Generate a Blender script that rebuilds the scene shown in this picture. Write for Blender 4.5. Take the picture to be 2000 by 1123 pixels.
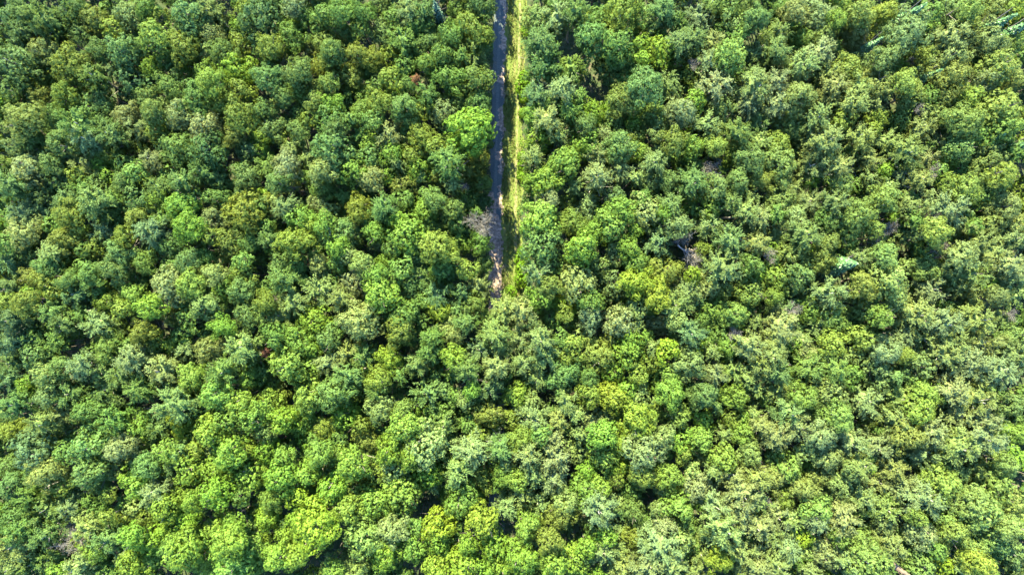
import bpy, math, random
import numpy as np
from mathutils import Vector
R = math.radians
for o in list(bpy.data.objects): bpy.data.objects.remove(o)
sc = bpy.context.scene
C = sc.collection

# ------------------------------------------------------------- camera, light
H = 120.0
cam = bpy.data.objects.new('camera', bpy.data.cameras.new('camera'))
C.objects.link(cam)
cam.location = (0, 0, H); cam.rotation_euler = (0, 0, 0)
cam.data.lens = 24; cam.data.sensor_width = 36; cam.data.clip_end = 3000
sc.camera = cam
SUN_EL, SUN_AZ = 42, 15            # azimuth counted from +Y (photo top) towards -X (photo left)
w = bpy.data.worlds.new('World'); sc.world = w; w.use_nodes = True
nt = w.node_tree
sky = nt.nodes.new('ShaderNodeTexSky'); sky.sky_type = 'NISHITA'; sky.sun_disc = False
sky.sun_elevation = R(SUN_EL); sky.sun_rotation = R(360 - SUN_AZ)
sky.dust_density = 0.3; sky.ozone_density = 10.0
bg = nt.nodes['Background']; bg.inputs['Strength'].default_value = 0.15
nt.links.new(sky.outputs['Color'], bg.inputs['Color'])
sl = bpy.data.lights.new('sun', 'SUN'); sl.energy = 4.2; sl.angle = R(0.5); sl.color = (1.0, 0.925, 0.60)
so = bpy.data.objects.new('sun', sl); C.objects.link(so)
sd = Vector((-math.sin(R(SUN_AZ))*math.cos(R(SUN_EL)), math.cos(R(SUN_AZ))*math.cos(R(SUN_EL)), math.sin(R(SUN_EL))))
so.rotation_euler = sd.to_track_quat('Z', 'Y').to_euler(); so.location = (0, 0, 60)
sc.view_settings.view_transform = 'Standard'; sc.view_settings.look = 'None'
sc.view_settings.gamma = 1; sc.view_settings.exposure = 3.15

# ------------------------------------------------------------- helpers
def W(px, py, z=0.0):              # where a feature seen at (px, py) of the 2000 px photo stands, if it is z metres high
    k = 0.75*(H - z)/1000.0
    return (px - 1000)*k, -(py - 561.5)*k

def mesh_np(name, V, F, mat, smooth=False, tint=None):
    """V (n,3); F (m,k) with k = 3 or 4"""
    me = bpy.data.meshes.new(name)
    V = np.asarray(V, np.float32); F = np.asarray(F, np.int32)
    m, k = F.shape
    me.vertices.add(len(V)); me.vertices.foreach_set('co', V.ravel())
    me.loops.add(m*k); me.loops.foreach_set('vertex_index', F.ravel())
    me.polygons.add(m); me.polygons.foreach_set('loop_start', np.arange(0, m*k, k, dtype=np.int32))
    if smooth: me.polygons.foreach_set('use_smooth', np.ones(m, bool))
    if tint is not None:
        a = me.attributes.new('tint', 'FLOAT_COLOR', 'POINT')
        t = np.ones((len(V), 4), np.float32); t[:, :3] = tint; a.data.foreach_set('color', t.ravel())
    me.update(calc_edges=True); me.materials.append(mat)
    return me

def link(name, me, parent=None, loc=(0, 0, 0), scale=(1, 1, 1), rot=(0, 0, 0)):
    o = bpy.data.objects.new(name, me); C.objects.link(o)
    o.location = loc; o.scale = scale; o.rotation_euler = rot
    if parent: o.parent = parent
    return o

def tag(o, label=None, cat=None, group=None, kind=None):
    if label: o['label'] = label
    if cat: o['category'] = cat
    if group: o['group'] = group
    if kind: o['kind'] = kind
    return o

def unit(v): return v/np.maximum(np.linalg.norm(v, axis=-1, keepdims=True), 1e-9)

def leaves(rng, P, N, size, aspect=0.62, along=None, fold=0.18):
    """one rhombic leaf spray per point P facing N; returns V, F"""
    n = len(P); N = unit(N)
    r = rng.normal(size=(n, 3)) if along is None else along + 0.25*rng.normal(size=(n, 3))
    U = unit(r - (r*N).sum(1, keepdims=True)*N); T = np.cross(N, U)
    s = (size*np.ones(n))[:, None]
    V = np.stack([P - U*s, P + T*s*aspect - N*s*fold, P + U*s, P - T*s*aspect - N*s*fold], 1).reshape(-1, 3)
    return V, np.arange(4*n).reshape(n, 4)

def join(parts):
    Vs, Fs, k = [], [], 0
    for V, F in parts:
        Vs.append(V); Fs.append(F + k); k += len(V)
    return np.concatenate(Vs), np.concatenate(Fs)

def tube(P, Rr, sides=5):
    P = np.asarray(P, float); n = len(P); T = np.gradient(P, axis=0); T = unit(T)
    ref = np.array([0.31, 0.17, 0.2]) if abs(T[0, 2]) > .9 else np.array([0, 0, 1.0])
    A = unit(np.cross(T, ref)); B = np.cross(T, A)
    a = np.arange(sides)*2*math.pi/sides
    V = (P[:, None] + np.asarray(Rr)[:, None, None]*(A[:, None]*np.cos(a)[None, :, None] + B[:, None]*np.sin(a)[None, :, None])).reshape(-1, 3)
    F = [[i*sides + j, i*sides + (j+1) % sides, (i+1)*sides + (j+1) % sides, (i+1)*sides + j] for i in range(n-1) for j in range(sides)]
    return V, np.array(F)

# ------------------------------------------------------------- materials
def newmat(name):
    m = bpy.data.materials.new(name); m.use_nodes = True
    return m, m.node_tree, m.node_tree.nodes['Principled BSDF']

def leaf_mat(name, src, transl=0.5, rough=0.6, spec=0.16, warm=1.0):
    m, t, b = newmat(name); L = t.links.new; nd = t.nodes.new
    if src == 'object': c = nd('ShaderNodeObjectInfo').outputs['Color']
    else:
        a = nd('ShaderNodeAttribute'); a.attribute_name = 'tint'; c = a.outputs['Color']
    g = nd('ShaderNodeNewGeometry')
    hs = nd('ShaderNodeHueSaturation')
    mr = nd('ShaderNodeMapRange'); mr.inputs[3].default_value = 0.489; mr.inputs[4].default_value = 0.512
    L(g.outputs['Random Per Island'], mr.inputs[0]); L(mr.outputs[0], hs.inputs['Hue'])
    mv = nd('ShaderNodeMath'); mv.operation = 'MULTIPLY'; mv.inputs[1].default_value = 7.13
    fr = nd('ShaderNodeMath'); fr.operation = 'FRACT'
    mr2 = nd('ShaderNodeMapRange'); mr2.inputs[3].default_value = 0.80; mr2.inputs[4].default_value = 1.20
    L(g.outputs['Random Per Island'], mv.inputs[0]); L(mv.outputs[0], fr.inputs[0]); L(fr.outputs[0], mr2.inputs[0])
    L(mr2.outputs[0], hs.inputs['Value']); hs.inputs['Saturation'].default_value = 1.0
    L(c, hs.inputs['Color'])
    L(hs.outputs[0], b.inputs['Base Color'])
    b.inputs['Roughness'].default_value = rough; b.inputs['Specular IOR Level'].default_value = spec
    tr = nd('ShaderNodeBsdfTranslucent'); mx = nd('ShaderNodeMixShader'); mx.inputs[0].default_value = transl
    hs2 = nd('ShaderNodeHueSaturation'); hs2.inputs['Hue'].default_value = 0.485; hs2.inputs['Value'].default_value = 1.15
    L(hs.outputs[0], hs2.inputs['Color']); L(hs2.outputs[0], tr.inputs['Color'])
    L(b.outputs[0], mx.inputs[1]); L(tr.outputs[0], mx.inputs[2])
    L(mx.outputs[0], t.nodes['Material Output'].inputs['Surface'])
    return m
M_leaf = leaf_mat('leaf', 'object')
M_leaf_s = leaf_mat('leaf_mass', 'attr')
M_needle = leaf_mat('needle', 'object', transl=0.1, rough=0.45, spec=0.5)

def noise_mat(name, cols, scale, rough=0.9, detail=8, bump=0.0, coord='Object', dist=0.0, stretch=None):
    m, t, b = newmat(name); L = t.links.new; nd = t.nodes.new
    tc = nd('ShaderNodeTexCoord'); n = nd('ShaderNodeTexNoise'); n.inputs['Scale'].default_value = scale
    n.inputs['Detail'].default_value = detail; n.inputs['Roughness'].default_value = 0.7; n.inputs['Distortion'].default_value = dist
    src = tc.outputs[coord]
    if stretch:
        mp = nd('ShaderNodeMapping'); mp.inputs['Scale'].default_value = stretch; L(src, mp.inputs[0]); src = mp.outputs[0]
    L(src, n.inputs['Vector'])
    r = nd('ShaderNodeValToRGB'); e = r.color_ramp.elements
    while len(e) < len(cols): e.new(0.5)
    for i, (p, c) in enumerate(cols): e[i].position = p; e[i].color = (*c, 1)
    L(n.outputs['Fac'], r.inputs[0]); L(r.outputs[0], b.inputs['Base Color'])
    b.inputs['Roughness'].default_value = rough; b.inputs['Specular IOR Level'].default_value = 0.2
    if bump:
        bp = nd('ShaderNodeBump'); bp.inputs['Strength'].default_value = bump; bp.inputs['Distance'].default_value = 0.1
        L(n.outputs['Fac'], bp.inputs['Height']); L(bp.outputs[0], b.inputs['Normal'])
    return m
M_bark = noise_mat('bark', [(0.3, (.09, .075, .06)), (0.7, (.2, .175, .15))], 6)
M_birch = noise_mat('birch_bark', [(0.35, (.10, .09, .08)), (0.5, (.30, .28, .25)), (0.8, (.42, .40, .37))], 5, stretch=(1, 1, 4))
M_dead = noise_mat('dead_wood', [(0.3, (.09, .085, .07)), (0.7, (.21, .195, .17))], 4)
M_floor = noise_mat('leaf_litter', [(0.36, (.022, .045, .014)), (0.54, (.04, .05, .022)), (0.72, (.14, .10, .075))], 0.9, bump=0.6)
M_ochre = noise_mat('cut_wood', [(0.3, (.08, .058, .04)), (0.7, (.15, .115, .085))], 3)

# ------------------------------------------------------------- crowns (unit radius, centred on the origin)
def fib(rng, k, zmin):
    i = np.arange(k) + rng.random()
    z = 1 - (1 - zmin)*(i + 0.5)/k; z = np.clip(z + rng.normal(0, .05, k), zmin, 1)
    a = i*2.39996 + rng.normal(0, .25, k) ; r = np.sqrt(np.maximum(0, 1 - z*z))
    return np.stack([r*np.cos(a), r*np.sin(a), z], 1)

def crown_lobed(seed, K, zs, rl, spread, ncl, nlf, lsize, csize, ragged, inner=900):
    rng = np.random.default_rng(seed)
    ns = 5 + seed % 3 if K > 16 else 4                       # several unequal heads, each with its own lobes
    a = np.arange(ns)*6.283/ns + rng.uniform(-.35, .35, ns); rs = rng.uniform(.38, .60, ns)
    SC = np.stack([rs*np.cos(a), rs*np.sin(a), rng.uniform(-.15, .45, ns)*zs], 1)
    SC = np.concatenate([SC, [[rng.normal(0, .12), rng.normal(0, .12), .55*zs]], [[0, 0, -.25*zs]]])
    SR = np.concatenate([rng.uniform(.24, .36, ns), [.34], [.5]])
    if zs == 1.15: SC[:, :2] *= .90; SC[:ns, 2] *= .45; SR *= 1.22
    m = K//len(SC) + 1; K = m*len(SC)
    D = np.concatenate([fib(rng, m, -0.35) for _ in SC])
    LC = np.repeat(SC, m, 0) + D*np.repeat(SR, m)[:, None]*(1 + ragged*rng.normal(0, 1, (K, 1)))
    LR = rl*(0.8 + 0.5*rng.random(K))
    P_, N_, S_ = [], [], []
    for i in range(K):
        out = unit(LC[i:i+1]*np.array([1, 1, .6]))[0]
        m = int(ncl*(LR[i]/rl)**2)
        d = unit(rng.normal(size=(m*2, 3))); d = d[(d @ out) > -0.15][:m]
        rad = LR[i]*(1 + 0.12*rng.normal(size=(len(d), 1)))
        p = LC[i] + d*rad*np.array([1, 1, .85])
        keep = np.ones(len(p), bool)
        for j in range(K):
            if j != i: keep &= np.linalg.norm(p - LC[j], axis=1) > LR[j]*0.86
        p, d = p[keep], d[keep]
        n2 = len(p)
        e = unit(rng.normal(size=(n2*nlf, 3)) + 1.1*np.repeat(d, nlf, 0))
        cr = csize*(0.7 + 0.6*rng.random((n2*nlf, 1)))
        q = np.repeat(p, nlf, 0) + e*cr
        P_.append(q); N_.append(0.6*e + 0.4*rng.normal(size=e.shape) + np.array([0, 0, .12]) + 0.9*np.repeat(d, nlf, 0) + 0.4*out)
        S_.append(lsize*(0.7 + 0.6*rng.random(len(q))))
    P, N, S = map(np.concatenate, (P_, N_, S_))
    a = leaves(rng, P, N, S)
    j = rng.integers(0, K, inner); d = unit(rng.normal(size=(inner, 3)))
    b = leaves(rng, LC[j]*0.9 + d*LR[j][:, None]*0.84, d + .3*rng.normal(size=d.shape), 0.085)
    return join([a, b])

def crown_feather(seed, sprays, twigs, nl, lsize, zs):
    rng = np.random.default_rng(seed)
    D = fib(rng, sprays, -0.45)
    ax = rng.normal(0, .06, 2)
    P_, N_, S_, A_ = [], [], [], []
    for i in range(sprays):
        tip = D[i]*np.array([1, 1, zs])*(0.80 + 0.3*rng.random())
        root = np.array([ax[0], ax[1], tip[2] - 0.55*np.linalg.norm(tip[:2]) - 0.35])
        for k in range(twigs):
            t0 = 0.35 + 0.5*rng.random()
            st = root + (tip - root)*t0 + rng.normal(0, .04, 3)
            dr = unit((tip - root)/np.linalg.norm(tip - root) + rng.normal(0, .38, 3))
            ln = (0.30 + 0.25*rng.random())
            s = np.sort(rng.random(nl))[:, None]
            q = st + dr*ln*s + np.array([0, 0, -0.16])*s**2 + rng.normal(0, .022, (nl, 3))
            P_.append(q); A_.append(np.repeat(dr[None], nl, 0))
            N_.append(rng.normal(0, .5, (nl, 3)) + np.array([0, 0, .35]) + 1.0*unit(tip)); S_.append(lsize*(.6 + .8*rng.random(nl)))
    P, N, S, A = map(np.concatenate, (P_, N_, S_, A_))
    a = leaves(rng, P, N, S, aspect=0.42, along=A)
    d = unit(rng.normal(size=(260, 3))); d[:, 2] *= zs
    b = leaves(rng, d*(0.25 + 0.35*rng.random((260, 1))), d, 0.16)
    return join([a, b])

def spire(seed):
    rng = np.random.default_rng(seed); P_, N_, S_, A_ = [], [], [], []
    for k in range(46):
        h = k/45.0; r = 1.0*(1 - h)**0.85 + 0.03
        nb = int(7 + 9*(1 - h))
        for j in range(nb):
            a = rng.random()*6.283; rr = r*(0.75 + .35*rng.random()); m = 4 + int(9*r)
            s = (np.arange(m)+1)/m
            dr = np.array([math.cos(a), math.sin(a), -0.25])
            q = np.array([0, 0, h*4.4 - 2.2]) + dr*rr*s[:, None] + rng.normal(0, .03, (m, 3))
            P_.append(q); A_.append(np.repeat(dr[None], m, 0)); N_.append(rng.normal(0, .3, (m, 3)) + np.array([0, 0, 1]))
            S_.append(np.full(m, .11))
    P, N, S, A = map(np.concatenate, (P_, N_, S_, A_))
    return leaves(rng, P, N, S, aspect=.5, along=A)

def trunk_mesh(seed, mat):          # unit height, radius given for a 14 m tree; limbs reach into the crown
    rng = np.random.default_rng(seed)
    z = np.linspace(0, .93, 7); x = np.cumsum(rng.normal(0, .012, 7)); y = np.cumsum(rng.normal(0, .012, 7)); x[0] = y[0] = 0
    parts = [tube(np.stack([x, y, z], 1), .011*(1 - z*0.9)**0.8 + .001, 7)]
    for k in range(9):
        t = .42 + .45*k/9; a = k*2.4 + rng.random(); l = .13*(1.1 - t)*2
        b = np.array([np.interp(t, z, x), np.interp(t, z, y), t])
        s = np.linspace(0, 1, 4)[:, None]
        pts = b + s*np.array([math.cos(a)*l, math.sin(a)*l, l*.9]) + s**2*np.array([0, 0, .02])
        parts.append(tube(pts, [.0045, .003, .002, .0008], 4))
    V, F = join(parts); V[:, :2] *= 1
    return mesh_np('trunk', V, F, mat, smooth=True)

def bare_branches(seed, spread=1.0, n0=12, droop=0.0):
    rng = np.random.default_rng(seed); parts = []
    def grow(p, d, l, r, lev):
        n = 5; pts = [p]; dd = d.copy()
        for i in range(n-1):
            dd = unit(dd + rng.normal(0, .14, 3) + np.array([0, 0, .05 - droop*.15])); pts.append(pts[-1] + dd*l/(n-1))
        rr = np.linspace(r, r*.45, n); parts.append(tube(pts, rr, 4 if lev < 2 else 3))
        if lev >= 3: return
        for k in range([6, 5, 4][lev]):
            t = 1 + int(rng.integers(0, n-1)); e = unit(dd + rng.normal(0, .62, 3) + np.array([0, 0, .1]))
            grow(pts[t], e, l*rng.uniform(.45, .7), max(r*.5, .005), lev+1)
    for k in range(n0):
        a = k*2.4 + rng.random()*.5; el = rng.uniform(.3, 1.1)
        grow(np.array([0, 0, -.6 + .9*k/n0]), unit(np.array([math.cos(a)*spread, math.sin(a)*spread, el])), rng.uniform(.5, .8), .017, 0)
    V, F = join(parts)
    return mesh_np('branches', V, F, M_dead)

NV = 7
CM = [mesh_np('dense_crown', *crown_lobed(10+i, 48, 1.15, .235, .66, 15, 9, .043, .058, .12), M_leaf) for i in range(NV)]
CO = [mesh_np('loose_crown', *crown_lobed(40+i, 36, 1.2, .225, .68, 17, 9, .040, .075, .30), M_leaf) for i in range(NV)]
CB = [mesh_np('feathery_crown', *crown_feather(70+i, 26+2*(i % 3), 18, 16, .05, 1.3), M_leaf) for i in range(NV)]
CC = [mesh_np('spire_crown', *spire(90+i), M_needle) for i in range(2)]
TR = [trunk_mesh(100+i, M_bark) for i in range(3)]; TB = [trunk_mesh(110+i, M_birch) for i in range(3)]
BR = [bare_branches(120+i) for i in range(4)]

TINT = {'d': (.064, .126, .028), 'g': (.092, .168, .032), 'l': (.126, .222, .024),
        'y': (.124, .174, .024), 'p': (.158, .220, .062), 't': (.094, .168, .048), 'Y': (.160, .236, .016)}
for k_ in TINT: TINT[k_] = tuple(.83*a_ + .17*b_ for a_, b_ in zip(TINT[k_], (.112, .180, .036)))
CNAME = {'d': 'dark green', 'g': 'mid green', 'l': 'bright green', 'y': 'yellowish olive', 'p': 'pale green', 't': 'bluish green', 'Y': 'lime yellow'}

# ------------------------------------------------------------- where every crown stands: tiles of the photo, "x,y,r,kind+colour"
TILES = {}
def T(ox, oy, s): TILES[(ox, oy)] = s
T(0, 0, """60,110,80Mt 150,70,70Bg 250,110,90Bg 400,70,90Md 540,110,72Oy 650,160,60Oy 740,90,70Mp 860,50,70Og 940,100,50Oy 1080,80,105Mt 1230,70,75Bp
880,200,85Ml 1060,270,100Oy 1240,200,58Mp 50,330,120Mt 250,280,80Op 130,190,60Bd 490,200,62Og 560,290,70Og 690,280,85Mt 390,370,92Oy 60,510,95Md 230,450,72Oy
240,560,62Oy 370,560,78Oy 540,440,72Bg 640,400,55Bp 770,470,115Md 890,400,52Ml 980,500,88Og 1190,400,62Ml 1220,470,80Ol 1300,300,65Og 1370,390,85Ml 1410,260,58Oy
1150,580,95Og 1390,540,58Oy 1460,560,50Oy 530,610,92Og 730,670,72Op 880,650,72Oy 1030,660,82Mp 1170,740,100Mp 1370,660,90Oy 1460,730,50Oy 110,700,105Oy 310,690,62Mg
450,720,100Bg 590,740,60Bg 800,750,72Bp 910,770,60Oy 1030,870,92Og 1130,840,55Oy 180,810,72Bg 100,870,80Mt 340,830,80Og 490,810,82Bp 640,790,70Bg 560,880,55Bg 480,950,72Bp
640,900,62Oy 720,960,58Og 790,1010,60Og 880,940,72Bp 1000,1010,58Og 1250,890,100Md 1370,800,62Oy 1410,900,65Mt 1180,1000,62Bg 1270,1050,65Bg 1430,1040,72Og 130,980,85Mp
290,940,78Og 50,1080,70Bg 210,1070,72Mt 350,1050,80Mg 440,1030,58Oy 590,1070,62Mt 720,1060,62Og 840,1070,60Oy 930,1100,60Bg 1060,1060,60Bg 480,1100,58Bg 40,960,60Bg 860,570,60Mg 1300,610,45Bg""")
T(500, 0, """25,110,120Md 215,35,58Mp 330,20,55Md 290,90,70Og 210,220,85Og 395,90,55Og 60,270,78Oy 140,275,55Oy 310,260,48Mp 365,160,50Og 400,240,80Oy 500,60,75Og
620,70,72Og 530,190,68Og 610,170,55Oy 440,300,72Og 395,370,75Oy 580,310,68Oy 670,350,68Oy 550,440,82Oy 740,180,80Og 860,240,85Bg 780,330,58Oy 860,385,58Og 730,40,58Mt
805,110,60Og 890,60,78Bp 960,150,68Og 1010,250,62Og 1140,190,78Og 1250,150,100Oy 1370,210,78Oy 1080,310,60Mg 1270,340,92Bp 1000,370,68Og 1130,440,92Og 1270,450,100Mg
1000,560,78Bg 790,470,58Oy 715,500,58Og 890,500,48Mg 720,590,72Oy 860,630,82Og 970,640,58Oy 1085,650,72Mp 1180,610,62Og 1300,610,72Og 1260,755,125Ml 1160,830,58Oy
620,640,68Og 555,700,58Bg 690,690,60Og 610,780,58Bg 330,590,72Oy 440,600,72Ol 315,680,58Oy 420,690,78Mg 150,560,68Og 240,410,78Og 60,450,82Og 240,500,75Og 50,640,58Mg
90,750,78Og 30,800,70Ol 240,760,72Og 430,860,105Mg 550,870,58Mt 770,790,90Bp 970,800,72Oy 655,840,62Ml 650,920,78Mg 790,890,68Ml 910,910,58Oy 1065,870,58Oy 1120,940,82Bg
1300,930,72Oy 1235,1010,82Oy 1060,1030,62Oy 950,980,78Ml 570,1000,78Ml 670,1045,68Mp 760,1030,52Ol 830,960,48Bp 850,1080,78Oy 165,960,82Op 295,920,58Bp 390,980,78Op 300,1035,68Og
60,980,68Bg 130,1060,68Og 380,1095,72Og 1150,1080,58Bp 210,880,58Bp 30,890,58Ol 1320,1080,60Mg 980,60,60Bg 1180,60,60Mg 470,760,55Mg 130,460,60Oy 420,480,55Mg 1300,20,60Mg 1355,40,66Md 1200,330,50Bg 1330,820,70Md""")  # dark crown by the track's top end is added to shade the track
T(1000, 0, """120,100,88Mt 270,130,88Bp 240,20,58Bg 370,60,78Bg 200,240,88Bg 70,280,68Bg 140,370,95Bg 350,400,88Bg 255,430,60Bg 460,200,100Og 570,170,50Oy 620,260,88Mg
600,380,105Md 650,60,92Oy 750,100,58Og 500,80,55Og 890,60,72Bg 840,140,85Bg 960,110,55Bg 880,280,82MY 740,270,58Ol 760,350,45Ol 980,250,68Bg 1100,110,85Bt 1070,220,72Bg
1290,120,100Og 1170,30,68Bg 1280,20,75Mg 1430,100,72Og 1400,25,50Mg 1180,250,72Bp 1290,310,88Ml 1150,360,65Bp 1440,310,72Bp 970,370,58Oy 1040,450,52Oy 700,390,48Og
790,500,100Og 620,560,90Oy 910,500,82Bg 1200,500,95Bp 1080,590,58Ol 1430,500,88Bp 1000,650,85Op 840,690,78Mg 480,620,76Ml 590,700,85Mt 540,790,55Mp 290,520,85Bp 390,560,55Bg
210,590,55Bg 100,560,68Bt 330,640,72Bg 110,690,66Ol 200,700,75Bp 280,790,58Bp 90,810,76Ml 430,830,85Ml 430,730,60Mg 490,910,82Bp 640,850,85Mg 740,880,68Ml 720,780,58Oy
860,860,58Bp 310,960,95Ml 130,920,68Bp 500,1030,82Bp 640,990,68Bp 720,1040,48Bp 830,950,72Bp 60,1050,76Ml 200,1060,90Ml 370,1090,58Bp 1060,860,72Ml 950,820,76Oy 1140,720,78Bp
1210,780,68Op 1190,850,62Ol 1290,900,58Ml 1330,770,75Bg 1400,930,85Og 1450,830,58Bp 1440,720,70Bg 1240,640,78Mg 1170,620,50Bp 1380,600,78Bp 1330,1060,82Og 1450,1050,66Oy
1190,1090,72Og 1060,1060,76Bg 930,1060,58Mg 240,300,50Bg 800,1060,60Md 1400,440,60Bg 80,130,50Bg 990,160,50Bg 1340,200,60Bg 520,130,55Og 850,780,50Op 60,380,50Bg""")
T(1500, 0, """60,190,78Bg 180,60,75Op 300,90,85Op 430,40,58Ml 410,110,50Ml 560,70,75Mg 680,80,72Ol 540,160,95Op 850,160,120Og 1100,60,75Mg 1190,40,60Ml 1160,120,66Ml 1090,200,85Bp
1350,60,95Og 1460,40,58Oy 1310,220,90Og 1440,250,58Ml 200,230,66Ol 330,210,72Og 320,300,82Bp 60,290,68Bg 210,380,95Bp 50,480,78Bp 360,430,68Bp 480,400,72Ml 580,350,66Mg
700,340,82Og 940,340,58MY 1100,330,85Mg 1380,380,85Ml 1300,450,72Mt 670,480,92Oy 590,450,62Og 810,480,66Ol 400,500,72Bp 540,500,58Bp 190,560,85Op 1080,440,95Oy 1440,470,76Og
60,600,66Bp 330,570,75Bp 490,600,85Bp 630,580,82Bp 850,560,85Oy 940,570,52Og 1040,570,55Mg 1190,570,78Ml 1280,540,55Oy 1400,610,95Ml 640,680,62MY 980,670,85Oy 790,700,72Mg
290,690,76Bp 140,740,85Oy 440,710,56Oy 1160,700,100Og 1400,720,100Ml 910,750,76Bp 620,760,40Oy 60,850,66Ol 230,820,66Bp 350,830,85Bp 550,800,72Bp 690,830,76Bp 830,880,92Bp
980,840,66Bp 1140,860,76Ml 1060,920,50Oy 80,960,95Og 270,970,92Bp 430,970,66Bp 600,940,66Bp 670,1000,48Ol 940,930,76Bp 790,1020,76Bp 900,1050,62Bp 1300,920,95Og 1400,1010,76Ol
600,1050,56Bp 110,1090,76Bp 1150,1100,76Ol 1060,1070,48Oy 1290,1080,76Og 710,1090,56Bp 440,1070,66Og 950,70,60Og 1230,330,55Og 1250,800,60Og 1450,880,60Bg 720,200,50Bg 130,130,50Bg 1000,1000,50Og""")
T(0, 375, """90,30,75Md 240,30,60Md 390,50,76Bg 550,60,90Bg 650,40,48Bg 780,50,95Md 920,40,62Ol 1050,80,76Ml 1140,30,50Og 1250,30,76Og 1430,100,118Oy 130,120,66Bt 250,130,72Bt
400,140,76Oy 640,150,88Og 800,160,66Oy 1090,200,82Ol 1240,160,72Op 120,230,90Op 300,200,56Og 390,270,76Oy 600,240,76Bt 720,270,70Oy 880,230,82Bt 950,160,50Bg 1230,260,56Oy
1340,300,75Oy 1440,300,66Og 300,360,66Bp 390,400,70Oy 130,330,66Bt 50,420,72Bt 180,500,62Oy 270,430,62Og 500,430,56Og 610,370,60Oy 700,350,66Og 830,400,72Og 890,340,50Og
1000,320,66Og 1090,410,70Og 1190,400,62Og 1290,420,56Oy 1380,510,50Og 1240,490,66Op 1440,480,56Oy 250,520,62Oy 400,510,66Og 530,490,66Og 660,450,70Og 740,510,60Og 820,530,56Og
950,550,95Mp 50,560,66Bt 190,590,56Ol 330,560,60Oy 440,600,72Bt 570,560,56Og 640,640,72Oy 760,610,72Ol 720,690,52Oy 870,670,70Ml 1110,540,76Ol 1070,640,60Og 1190,670,80Op
1290,580,78Ol 1400,580,80Og 140,650,75Oy 40,650,56Oy 50,740,72Bt 160,750,60Bt 300,700,62Bg 370,770,62Bg 460,720,56Bg 560,780,90Bp 690,790,56Oy 830,820,72Oy 910,860,50Oy
980,720,62Oy 1110,750,62Og 1060,830,62Og 1300,790,72Ol 1430,720,76Og 1200,830,50Mg 50,880,72Bt 190,860,70Bg 320,830,60Bg 180,970,90Mt 610,920,85Og 740,900,56Bg 360,1030,72Og
460,990,72Bp 250,1080,76Mp 60,1000,72Bt 590,1040,76Bg 760,980,82Bp 870,900,62Mg 940,1050,90Bp 1090,930,66Bp 1010,890,46Ml 1230,920,85Op 1400,920,90Bp 1290,1050,82Bg 1100,1090,76Ol
1440,1080,80Ol 700,1080,70Bg 50,1100,62Bt 820,1100,56Bg 340,880,50Bg 1190,560,50Og 1000,450,55Og 550,330,50Oy 490,340,45Og 20,300,60Og 60,150,50Bg 700,60,50Og 1420,400,50Og 300,920,60Bg 940,300,50Bg 1480,200,50Oy""")
T(500, 375, """100,50,56Bp 170,90,66Bp 240,170,85Ml 350,70,66Op 420,120,62Op 390,190,70Ml 590,100,76Oy 510,30,56Bg 740,90,72Bg 830,160,48Ol 990,110,72Ol 730,160,50Bg
1150,110,82Og 1050,50,56Mg 1230,50,66Mg 40,210,62Og 80,280,62Bg 230,280,95Oy 350,330,46Oy 410,270,50Mg 520,240,82Og 470,320,62Ml 690,240,62Ml 740,300,66Op 880,260,92Ml
800,340,50Og 930,370,62Mg 1060,330,105Oy 1170,290,76Ml 1320,300,76Og 150,440,82Og 370,430,72Op 240,420,50Og 470,410,52Og 540,370,56Op 620,420,72Op 450,490,60Og 760,420,48Ml
860,440,62Og 960,500,76Bg 1240,460,56Oy 1090,450,88Og 170,510,90Bg 40,560,56Bg 370,570,85Bp 280,520,46Bg 490,630,76Bp 580,540,85Mp 700,490,60Ml 730,600,90Ml 800,510,60Og
900,560,72Og 1050,610,76Bt 1060,690,76OY 1170,690,56Bt 1200,590,56Bt 1290,560,85Bp 1260,660,78Oy 1360,640,62Og 1450,690,76Bp 210,640,90Bp 150,720,80Bp 50,640,66Oy 40,740,66Og
330,760,90Ml 600,760,110Op 470,790,56Og 720,750,56Og 850,720,90Og 830,820,90Oy 920,690,56Bg 970,780,56Bg 1220,760,66Bg 110,850,76Mg 250,870,82Ol 330,930,56Ol 420,860,62Mg
1400,830,82Bp 1030,850,62Bg 1130,830,70Op 540,950,82Bp 630,960,66Bg 770,980,70OY 160,1020,90Ml 280,1040,82Ml 420,1000,80Bp 540,1080,72Bg 940,1010,76Bt 1010,930,72Bg 1160,970,70Ml
1230,1040,72Bg 1320,930,80Bp 1400,1030,76Bp 1050,1080,56Bg 700,1090,80Oy 830,1070,56Bg 1440,930,50Bp 40,1050,56Bg 1130,1070,50Bg 1330,740,60Bg 1370,420,45Mg 640,150,55Bg 1010,200,55Mg 1180,200,50Og 620,30,55Md 30,90,55Bg 860,40,55Og 1340,60,50Md 1270,540,40Bg 1000,620,50Og""")
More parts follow.
